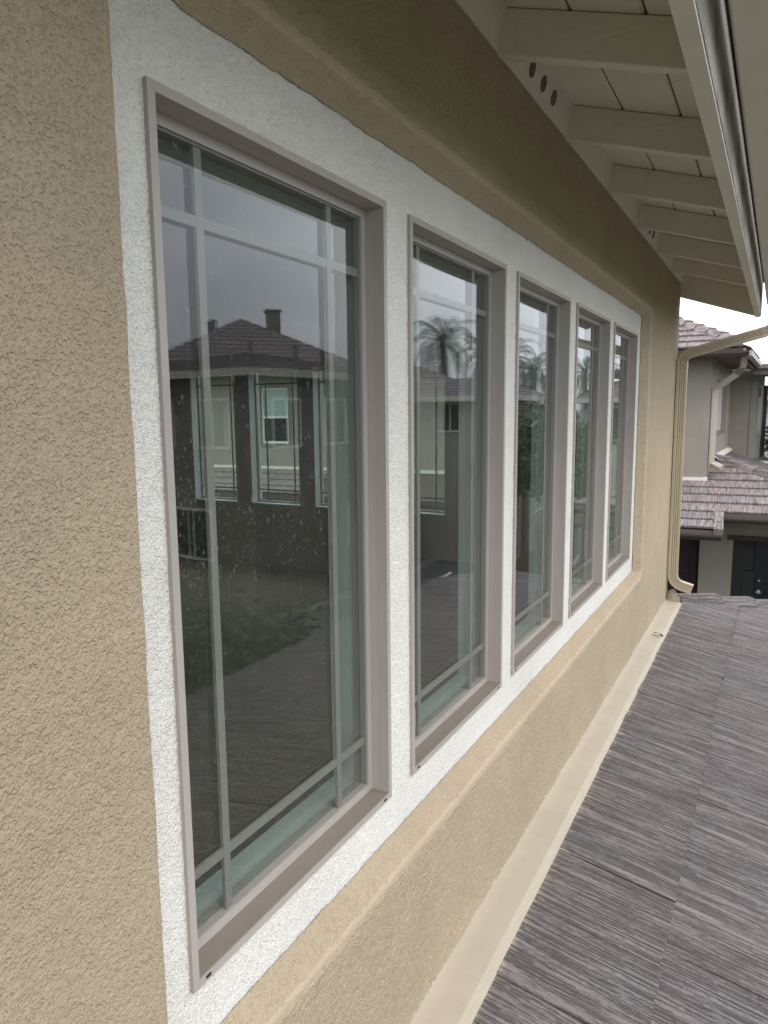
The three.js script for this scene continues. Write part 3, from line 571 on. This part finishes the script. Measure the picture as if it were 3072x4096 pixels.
  for (let r = 0; r < 8; r++) { // right of the corner, up to the hip
    const e = rows[r] * 1.0 + 0.0, st = e - 0.44;
    if (r < 4) tileCourse(lo, FL, st, e, 0.03, 2.6, 0.31, 0.1 + 0.155 * (r % 2), M.pinkTiles, { planes: [[1 / LL, -1, 1.39]], steps: 4, thick: 0.036, rise: 0.04 });
    else tileCourse(lo, FL, st, e, -1.6, 2.9, 0.31, 0.05 + 0.155 * (r % 2), M.pinkTiles, { planes: [[1 / LL, -1, 1.39]], steps: 4, thick: 0.036, rise: 0.04 });
  }
  for (const [r, e] of [[7, 1.86], [8, 2.2]]) tileCourse(lo, FL, e - 0.42, e, -1.6, 0.19, 0.31, 0.05 + 0.155 * (r % 2), M.pinkTiles, { steps: 4, thick: 0.036, rise: 0.04 });
  for (let r = 4; r < 8; r++) tileCourse(lo, FL, rows[r] - 0.44, rows[r], -12.6, -8.2, 0.31, 0.05 + 0.155 * (r % 2), M.pinkTiles, { steps: 3, thick: 0.036, rise: 0.04 });
  // two edge tiles at the step in the eaves
  const ec = (s0, s1, h) => slab([[s0, 0.17], [s0, 0.31], [s1, 0.31], [s1, 0.17]], atL, -0.1, h, 0, 0);
  mesh('ridge_tile', ec(1.55, 1.98, 0.05), M.pinkTiles[0], lo); mesh('ridge_tile', ec(1.93, 2.25, 0.035), M.pinkTiles[1], lo);
  hipCaps(lo, V(0.08, 0.3, -1.31), V(1, -LS, 1), 6, 0.37, 0.34, 0.125, [M.tiles[0], M.pinkTiles[3], M.pinkTiles[1], M.pinkTiles[0]]);
  const FS = { o: V(0.09, 0.33, 0), s: V(1 / LL, -LS / LL, 0), w: V(0, 0, -1), n: V(LS / LL, 1 / LL, 0) };
  mesh('underlay', slab([[-0.1, 1.42], [2.6, -1.2], [2.6, 9], [-0.1, 9]], (s, w, h) => FS.o.clone().addScaledVector(FS.s, s).addScaledVector(FS.w, w).addScaledVector(FS.n, h), -0.15, -0.04, 0, 0), soff, lo);
  for (let r = 0; r < 5; r++) tileCourse(lo, FS, 0.0 + 0.37 * r, 0.45 + 0.37 * r, -1.6, 5.0 + r * 0.35, 0.31, 0.155 * (r % 2), M.tiles, { planes: [[1 / LL, 1, -1.3]], steps: 4, rise: 0.025 });
  mesh('flashing', [Bx(1.0, 1.5, -0.02, 0.03, 4.7, 4.84)], trim, lo);
  // eaves over the entry
  mesh('gutter', gut(-0.78, -2.2, -1.6, 0.29), brown, nb); mesh('gutter', gut(-0.56, -1.6, 0.3, 3), brown, nb);
  mesh('fascia', [Bx(-1.6, 0.24, -0.86, -0.72, -2.12, -2.08), Bx(0.28, 3, -0.62, -0.5, -1.52, -1.48)], soff, nb);
  mesh('downspout', rod(V(0.285, -0.5, 1.52), V(0.285, -0.74, 2.1), 0.07), std(0.22, 0.19, 0.17, 0.5), nb);
  mesh('soffit', [Bx(-1.6, 0.27, -0.88, -0.86, -2.1, 0.6), Bx(0.27, 3, -0.66, -0.64, -1.5, 0.6)], soff, nb);
  // entry: pier, lintel, recesses with doors
  mesh('pier', [Bx(-0.05, 0.52, -3.9, -1.102, -0.6, -0.1), Bx(-0.05, 3, -1.1, -0.66, -0.6, -0.35), Bx(-0.05, 0.27, -0.99, -0.88, -0.598, -0.352)], wallM, nb);
  mesh('lintel', Bx(0.43, 3, -1.1, -1.01, -0.63, -0.601), std(0.045, 0.032, 0.026, 0.8, { bumpMap: woodBump, bumpScale: 0.003 }), nb, 'dark timber lintel over the entry');
  mesh('wall', [Bx(-14, 3, -3.9, -0.9, 0.65, 0.8)], std(0.2, 0.18, 0.15, 0.9), nb);
  const d1 = group('door', nb, { label: 'dark plum panelled door' }), plum = std(0.022, 0.006, 0.013, 0.5);
  mesh('leaf', Bx(-0.62, -0.06, -3.9, -1.0, -0.3, -0.25), plum, d1);
  mesh('panel', Bx(-0.2, -0.09, -3.9, -1.35, -0.33, -0.301), std(0.04, 0.01, 0.024, 0.5), d1);
  for (let i = 0; i < 5; i++) mesh('panel', Bx(-0.58, -0.24, -3.5 + 0.43 * i, -3.12 + 0.43 * i, -0.31, -0.301), plum, d1);
  const d2 = group('door', nb, { label: 'dark blue door with a bright lever' }), blue = std(0.005, 0.007, 0.022, 0.4);
  mesh('leaf', Bx(0.93, 2.0, -3.9, -1.0, 0.0, 0.05), blue, d2);
  mesh('handle', [Bx(0.97, 1.06, -2.2, -2.165, -0.07, -0.05), Bx(1.0, 1.04, -2.22, -2.14, -0.05, -0.001), Bx(1.0, 1.04, -1.98, -1.95, -0.03, -0.001)], std(0.7, 0.68, 0.62, 0.25, { metalness: 0.8 }), d2);
  const sg = group('window', nb, { label: 'dark side light beside the blue door' });
  mesh('panel', [Bx(0.52, 0.72, -3.9, -1.0, -0.05, 0.05), Bx(0.725, 0.925, -3.9, -1.78, -0.05, 0.05)], std(0.01, 0.016, 0.013, 0.5), sg);
  mesh('blind', Bx(0.725, 0.925, -1.779, -1.0, 0.03, 0.05), std(0.035, 0.035, 0.033, 0.8), sg);
}

// ================================================================ plants
const leafM = (r, g, b) => new THREE.MeshPhysicalMaterial({ color: new THREE.Color().setRGB(r, g, b), roughness: 0.75, transmission: 0.25, thickness: 0, side: THREE.DoubleSide });
const greens = [leafM(0.07, 0.11, 0.035), leafM(0.05, 0.085, 0.03), leafM(0.1, 0.14, 0.04)], bark = std(0.13, 0.1, 0.075, 0.95);
function leaves(n, c, r, size, dens = 1) {
  const P = [], clumps = []; const k = Math.max(6, Math.round(n / 90));
  for (let i = 0; i < k; i++) { const d = V(rr(-1, 1), rr(-0.8, 1), rr(-1, 1)).normalize().multiplyScalar(Math.pow(rnd(), 0.45) * 0.8); clumps.push([V(d.x * r.x, d.y * r.y, d.z * r.z), rr(0.22, 0.42)]); }
  for (let i = 0; i < n; i++) {
    const [q, s] = clumps[Math.floor(rnd() * k)], d = V(rr(-1, 1), rr(-1, 1), rr(-1, 1)).normalize().multiplyScalar(Math.pow(rnd(), 0.5) * s);
    const o = V(c.x + q.x + d.x * r.x, c.y + q.y + d.y * r.y, c.z + q.z + d.z * r.z), a = V(rr(-1, 1), rr(-0.6, 0.6), rr(-1, 1)).normalize().multiplyScalar(size * rr(0.6, 1.3)), b = V(rr(-1, 1), rr(-1, 1), rr(-1, 1)).cross(a).normalize().multiplyScalar(a.length() * 0.42);
    const t = o.clone().add(a), u = o.clone().addScaledVector(a, 0.5).add(b), w = o.clone().addScaledVector(a, 0.5).sub(b);
    P.push(...o, ...u, ...t, ...o, ...t, ...w);
  }
  const g = new THREE.BufferGeometry(); g.setAttribute('position', new THREE.Float32BufferAttribute(P, 3)); g.computeVertexNormals(); return g;
}
const limb = (a, b, r0, r1) => { const d = b.clone().sub(a), g = new THREE.CylinderGeometry(r1, r0, d.length(), 7, 1).toNonIndexed(); g.applyQuaternion(new THREE.Quaternion().setFromUnitVectors(V(0, 1, 0), d.normalize())); g.translate((a.x + b.x) / 2, (a.y + b.y) / 2, (a.z + b.z) / 2); return g; };
function tree(name, label, x, z, cy, r, n, size, mat, group_) {
  const t = group(name, scene, { label, category: 'tree' }); if (group_) t.userData.group = group_;
  const c = V(x, cy, z), parts = [limb(V(x, GROUND - 0.1, z), V(x + 0.05, cy - r.y * 0.3, z), r.x * 0.11 + 0.04, r.x * 0.06 + 0.02)];
  for (let i = 0; i < 7; i++) parts.push(limb(V(x, cy - r.y * rr(0.3, 0.8), z), V(x + rr(-0.6, 0.6) * r.x, cy + rr(-0.1, 0.5) * r.y, z + rr(-0.6, 0.6) * r.z), 0.05, 0.012));
  mesh('trunk', parts, bark, t); mesh('crown', leaves(n, c, r, size), mat, t); return t;
}
function palm(label, x, z, top, s, lean) {
  const t = group('palm_tree', scene, { label, category: 'palm', group: 'palms beyond the houses' });
  const tp = V(x + lean, top, z); const parts = []; let a = V(x, GROUND - 0.1, z);
  for (let i = 1; i <= 6; i++) { const b = V(x + lean * (i / 6) ** 2, lerp(GROUND, top, i / 6), z); parts.push(limb(a, b, 0.26 - 0.015 * i, 0.25 - 0.015 * i)); a = b; }
  mesh('trunk', parts, bark, t);
  const P = [];
  for (let f = 0; f < 34; f++) {
    const an = f * 2.39996, up = lerp(1.25, -0.5, f / 34) + rr(-0.1, 0.1), L = s * rr(0.85, 1.15), dir = V(Math.cos(an), 0, Math.sin(an)), side = V(-Math.sin(an), 0, Math.cos(an));
    let p = tp.clone(), el = up;
    for (let k = 0; k < 12; k++) {
      const d = dir.clone().multiplyScalar(Math.cos(el)).add(V(0, Math.sin(el), 0)), q = p.clone().addScaledVector(d, L / 12), w = L * 0.2 * Math.sin(Math.PI * (k + 1.2) / 14);
      for (const sg of [-1, 1]) for (let m = 0; m < 2; m++) { const b0 = p.clone().lerp(q, m * 0.5), b1 = p.clone().lerp(q, m * 0.5 + 0.28), tip = b0.clone().addScaledVector(side, sg * w).addScaledVector(d, w * 0.75).add(V(0, -w * 0.35, 0)); P.push(...b0, ...b1, ...tip); }
      P.push(...p, ...q, ...q.clone().addScaledVector(side, 0.025)); p = q; el -= 0.11 + 0.02 * k * 0.6;
    }
  }
  const g = new THREE.BufferGeometry(); g.setAttribute('position', new THREE.Float32BufferAttribute(P, 3)); g.computeVertexNormals(); mesh('crown', g, greens[1], t);
}
tree('leafy_tree', 'dark leafy tree below the eaves of the lower roof, mirrored low in the nearest window', 4.35, -6.1, -3.3, V(1.45, 1.35, 1.5), 5200, 0.12, greens[1]);
palm('feathery palm mirrored in the second window, tallest of the palms', 12.2, -30, 3.1, 2.6, 0.3);
palm('feathery palm mirrored in the middle window beside the tile roof', 8.4, -30, 1.6, 2.0, -0.2);
palm('feathery palm mirrored in the fourth window, narrow crown', 6.2, -31, 1.5, 1.9, 0.1);
palm('feathery palm mirrored in the second window, right of the tallest', 10.2, -32, 2.4, 2.3, 0.2);
tree('hedge_tree', 'dense green tree mirrored in the middle window', 5.6, -20.5, -1.2, V(1.6, 1.5, 1.6), 3600, 0.2, greens[0]);
tree('hedge_tree_001', 'yellowish green slender tree mirrored in the fourth window', 3.5, -19.6, -1.7, V(0.8, 2.0, 0.8), 2600, 0.16, greens[2]);
tree('hedge_tree_002', 'dark round tree mirrored at the left of the middle window', 7.6, -26, -0.9, V(2.2, 1.6, 2.0), 3600, 0.24, greens[1]);
tree('garden_shrub', 'bright green shrub at the right edge beyond the neighbouring house', 1.15, -24.4, -1.5, V(0.75, 1.5, 0.7), 3600, 0.1, leafM(0.11, 0.16, 0.045));

// ================================================================ houses across the driveway (mirrored in the glass) and the one far behind
function hipHouse(name, label, cx, cz, w, d, turn, eave, ridge, wallC, roofMat, wins, vents) {
  const h = group(name, scene, { label, category: 'house' }); h.position.set(cx, 0, cz); h.rotation.y = turn;
  mesh('wall', box(-w / 2, w / 2, GROUND, eave, -d / 2, d / 2), stucco(...wallC, 0.003), h);
  const o = 0.55, N = Math.round((Math.min(w, d) / 2 + o) / 0.36), X = w / 2 + o, Z = d / 2 + o, m = Math.min(X, Z), geos = [];
  for (let i = 0; i < N; i++) { // courses as stepped rings
    const t0 = i / N, t1 = (i + 1) / N, a = [X - m * t0, Z - m * t0], b = [X - m * t1 - 0.001, Z - m * t1 - 0.001], y0 = eave + 0.03 + (ridge - eave) * t0 + 0.03, y1 = eave + 0.03 + (ridge - eave) * t1;
    const c = (q, y) => [[-q[0], y, -q[1]], [q[0], y, -q[1]], [q[0], y, q[1]], [-q[0], y, q[1]]], A0 = c(a, y0 - 0.05), A = c(a, y0), B = c([Math.max(b[0], 0.01), Math.max(b[1], 0.01)], y1), P = [];
    for (let k = 0; k < 4; k++) { const n = (k + 1) % 4; P.push(...A[k], ...B[k], ...A[n], ...A[n], ...B[k], ...B[n], ...A0[k], ...A[k], ...A0[n], ...A0[n], ...A[k], ...A[n]); }
    const g = new THREE.BufferGeometry(); g.setAttribute('position', new THREE.Float32BufferAttribute(P, 3)); geos.push(planar(g));
  }
  const roof = mesh('roof', geos, roofMat, h);
  for (const [x, z, ww, y0, y1] of vents) mesh('chimney', [box(x - ww, x + ww, y0, y1, z - ww, z + ww), box(x - ww * 1.25, x + ww * 1.25, y1, y1 + 0.08, z - ww * 1.25, z + ww * 1.25)], std(0.2, 0.18, 0.16, 0.8), roof);
  mesh('fascia', [box(-X, X, eave - 0.16, eave + 0.03, -Z - 0.03, -Z), box(-X, X, eave - 0.16, eave + 0.03, Z, Z + 0.03), box(-X - 0.03, -X, eave - 0.16, eave + 0.03, -Z - 0.03, Z + 0.03), box(X, X + 0.03, eave - 0.16, eave + 0.03, -Z - 0.03, Z + 0.03)], std(0.5, 0.46, 0.4, 0.7), h);
  mesh('soffit', box(-X, X, eave - 0.03, eave - 0.01, -Z, Z), std(0.3, 0.27, 0.23, 0.8), h);
  for (const [face, a, y0, ww, hh] of wins) {
    const g = group('window', h), q = (e0, e1, yy0, yy1, d0, d1) => face === 'w' ? box(-w / 2 - d1, -w / 2 - d0, yy0, yy1, e0, e1) : face === 's' ? box(e0, e1, yy0, yy1, d / 2 + d0, d / 2 + d1) : box(e0, e1, yy0, yy1, -d / 2 - d1, -d / 2 - d0);
    mesh('frame', [q(a, a + ww, y0 + hh - 0.07, y0 + hh, 0.0, 0.05), q(a, a + ww, y0, y0 + 0.07, 0.0, 0.05), q(a, a + 0.07, y0 + 0.071, y0 + hh - 0.071, 0.0, 0.05), q(a + ww - 0.07, a + ww, y0 + 0.071, y0 + hh - 0.071, 0.0, 0.05), q(a + ww / 2 - 0.03, a + ww / 2 + 0.03, y0 + 0.071, y0 + hh - 0.071, 0.012, 0.045)], std(0.65, 0.62, 0.57, 0.6), g);
    mesh('pane', q(a + 0.05, a + ww - 0.05, y0 + 0.05, y0 + hh - 0.05, 0.001, 0.01), std(0.03, 0.035, 0.04, 0.08), g);
  }
  return h;
}
const farRoof = tileMat(1.1, 1.1, 1.15, false, 0.008), farRoof2 = tileMat(1.45, 1.4, 1.4, false, 0.008);
hipHouse('hip_roof_house', 'house with a low hip roof mirrored in the nearest window', 13.6, -17.6, 7.2, 6.4, 0.12, 1.05, 1.8, [0.22, 0.2, 0.17], farRoof,
  [['w', -2.6, -0.9, 1.1, 1.3], ['w', -0.6, -0.9, 1.0, 1.3], ['w', 1.4, -0.9, 1.1, 1.3], ['s', -2.8, -0.9, 1.3, 1.3], ['s', -0.6, -0.9, 1.3, 1.3], ['s', 1.6, -0.9, 1.1, 1.3], ['w', -2.2, -3.9, 1.6, 1.4], ['s', -2, -3.9, 1.6, 1.4]], [[-1.4, 1.0, 0.045, 1.3, 1.95], [-2.4, 0.2, 0.05, 1.2, 1.85], [-1.9, -1.6, 0.05, 1.2, 1.8]]);
hipHouse('hip_roof_house_001', 'larger hip roof house with a chimney rising behind, mirrored in the nearest window', 20.5, -25.5, 13, 9, 0.75, 1.3, 3.9, [0.4, 0.37, 0.31], farRoof2,
  [['w', -2, -0.8, 1.4, 1.3], ['s', -3, -0.8, 1.4, 1.3], ['s', 1, -0.8, 1.4, 1.3]], [[-3.0, -1.2, 0.26, 2.6, 4.1], [1.5, 0.8, 0.12, 2.6, 4.2], [-0.6, 1.2, 0.14, 2.6, 3.85]]);
hipHouse('tile_roof_house', 'house with long tile roof mirrored in the second window', 13.2, -27.6, 6, 5, -0.1, 0.75, 1.9, [0.42, 0.39, 0.33], farRoof2, [['w', -1.5, -1.0, 1.2, 1.2], ['s', -1, -1, 1.2, 1.2]], []);
hipHouse('tile_roof_house_001', 'small tile roof house mirrored in the middle window', 8.8, -24.4, 3.6, 3.4, 0.1, 0.5, 1.2, [0.4, 0.38, 0.34], farRoof, [['w', -0.6, -0.7, 1.0, 1.0], ['s', -0.6, -0.7, 1.0, 1.0]], []);
hipHouse('pale_house', 'pale house with a tile roof far behind at the right edge of the photo', 3.2, -33, 6, 6, 0, 0.45, 1.9, [0.62, 0.6, 0.55], farRoof2, [['s', -2.65, -1.2, 1.5, 1.35], ['s', 0.4, -1.2, 1.5, 1.35]], []);

// small things
{
  const g = new THREE.BufferGeometry(), P = [], c = V(0.135, YF - 0.012, -5.66), n = 8;
  for (let i = 0; i < n; i++) { const t0 = i / n, t1 = (i + 1) / n, f = (t, s) => [c.x - 0.03 + 0.075 * t, c.y + 0.012 + 0.016 * Math.sin(t * 5) * (0.5 + 0.5 * s), c.z + 0.02 * t + s * 0.016 * Math.sin(Math.PI * clamp(t * 0.9 + 0.08))]; P.push(...f(t0, -1), ...f(t1, -1), ...f(t1, 1), ...f(t0, -1), ...f(t1, 1), ...f(t0, 1)); }
  g.setAttribute('position', new THREE.Float32BufferAttribute(P, 3)); g.computeVertexNormals();
  const m = mesh('dry_leaf', g, std(0.14, 0.1, 0.07, 0.9, { side: THREE.DoubleSide }), scene); m.userData = { label: 'curled dry leaf lying on the beige flashing', category: 'leaf' };
}
renderer.render(scene, camera);
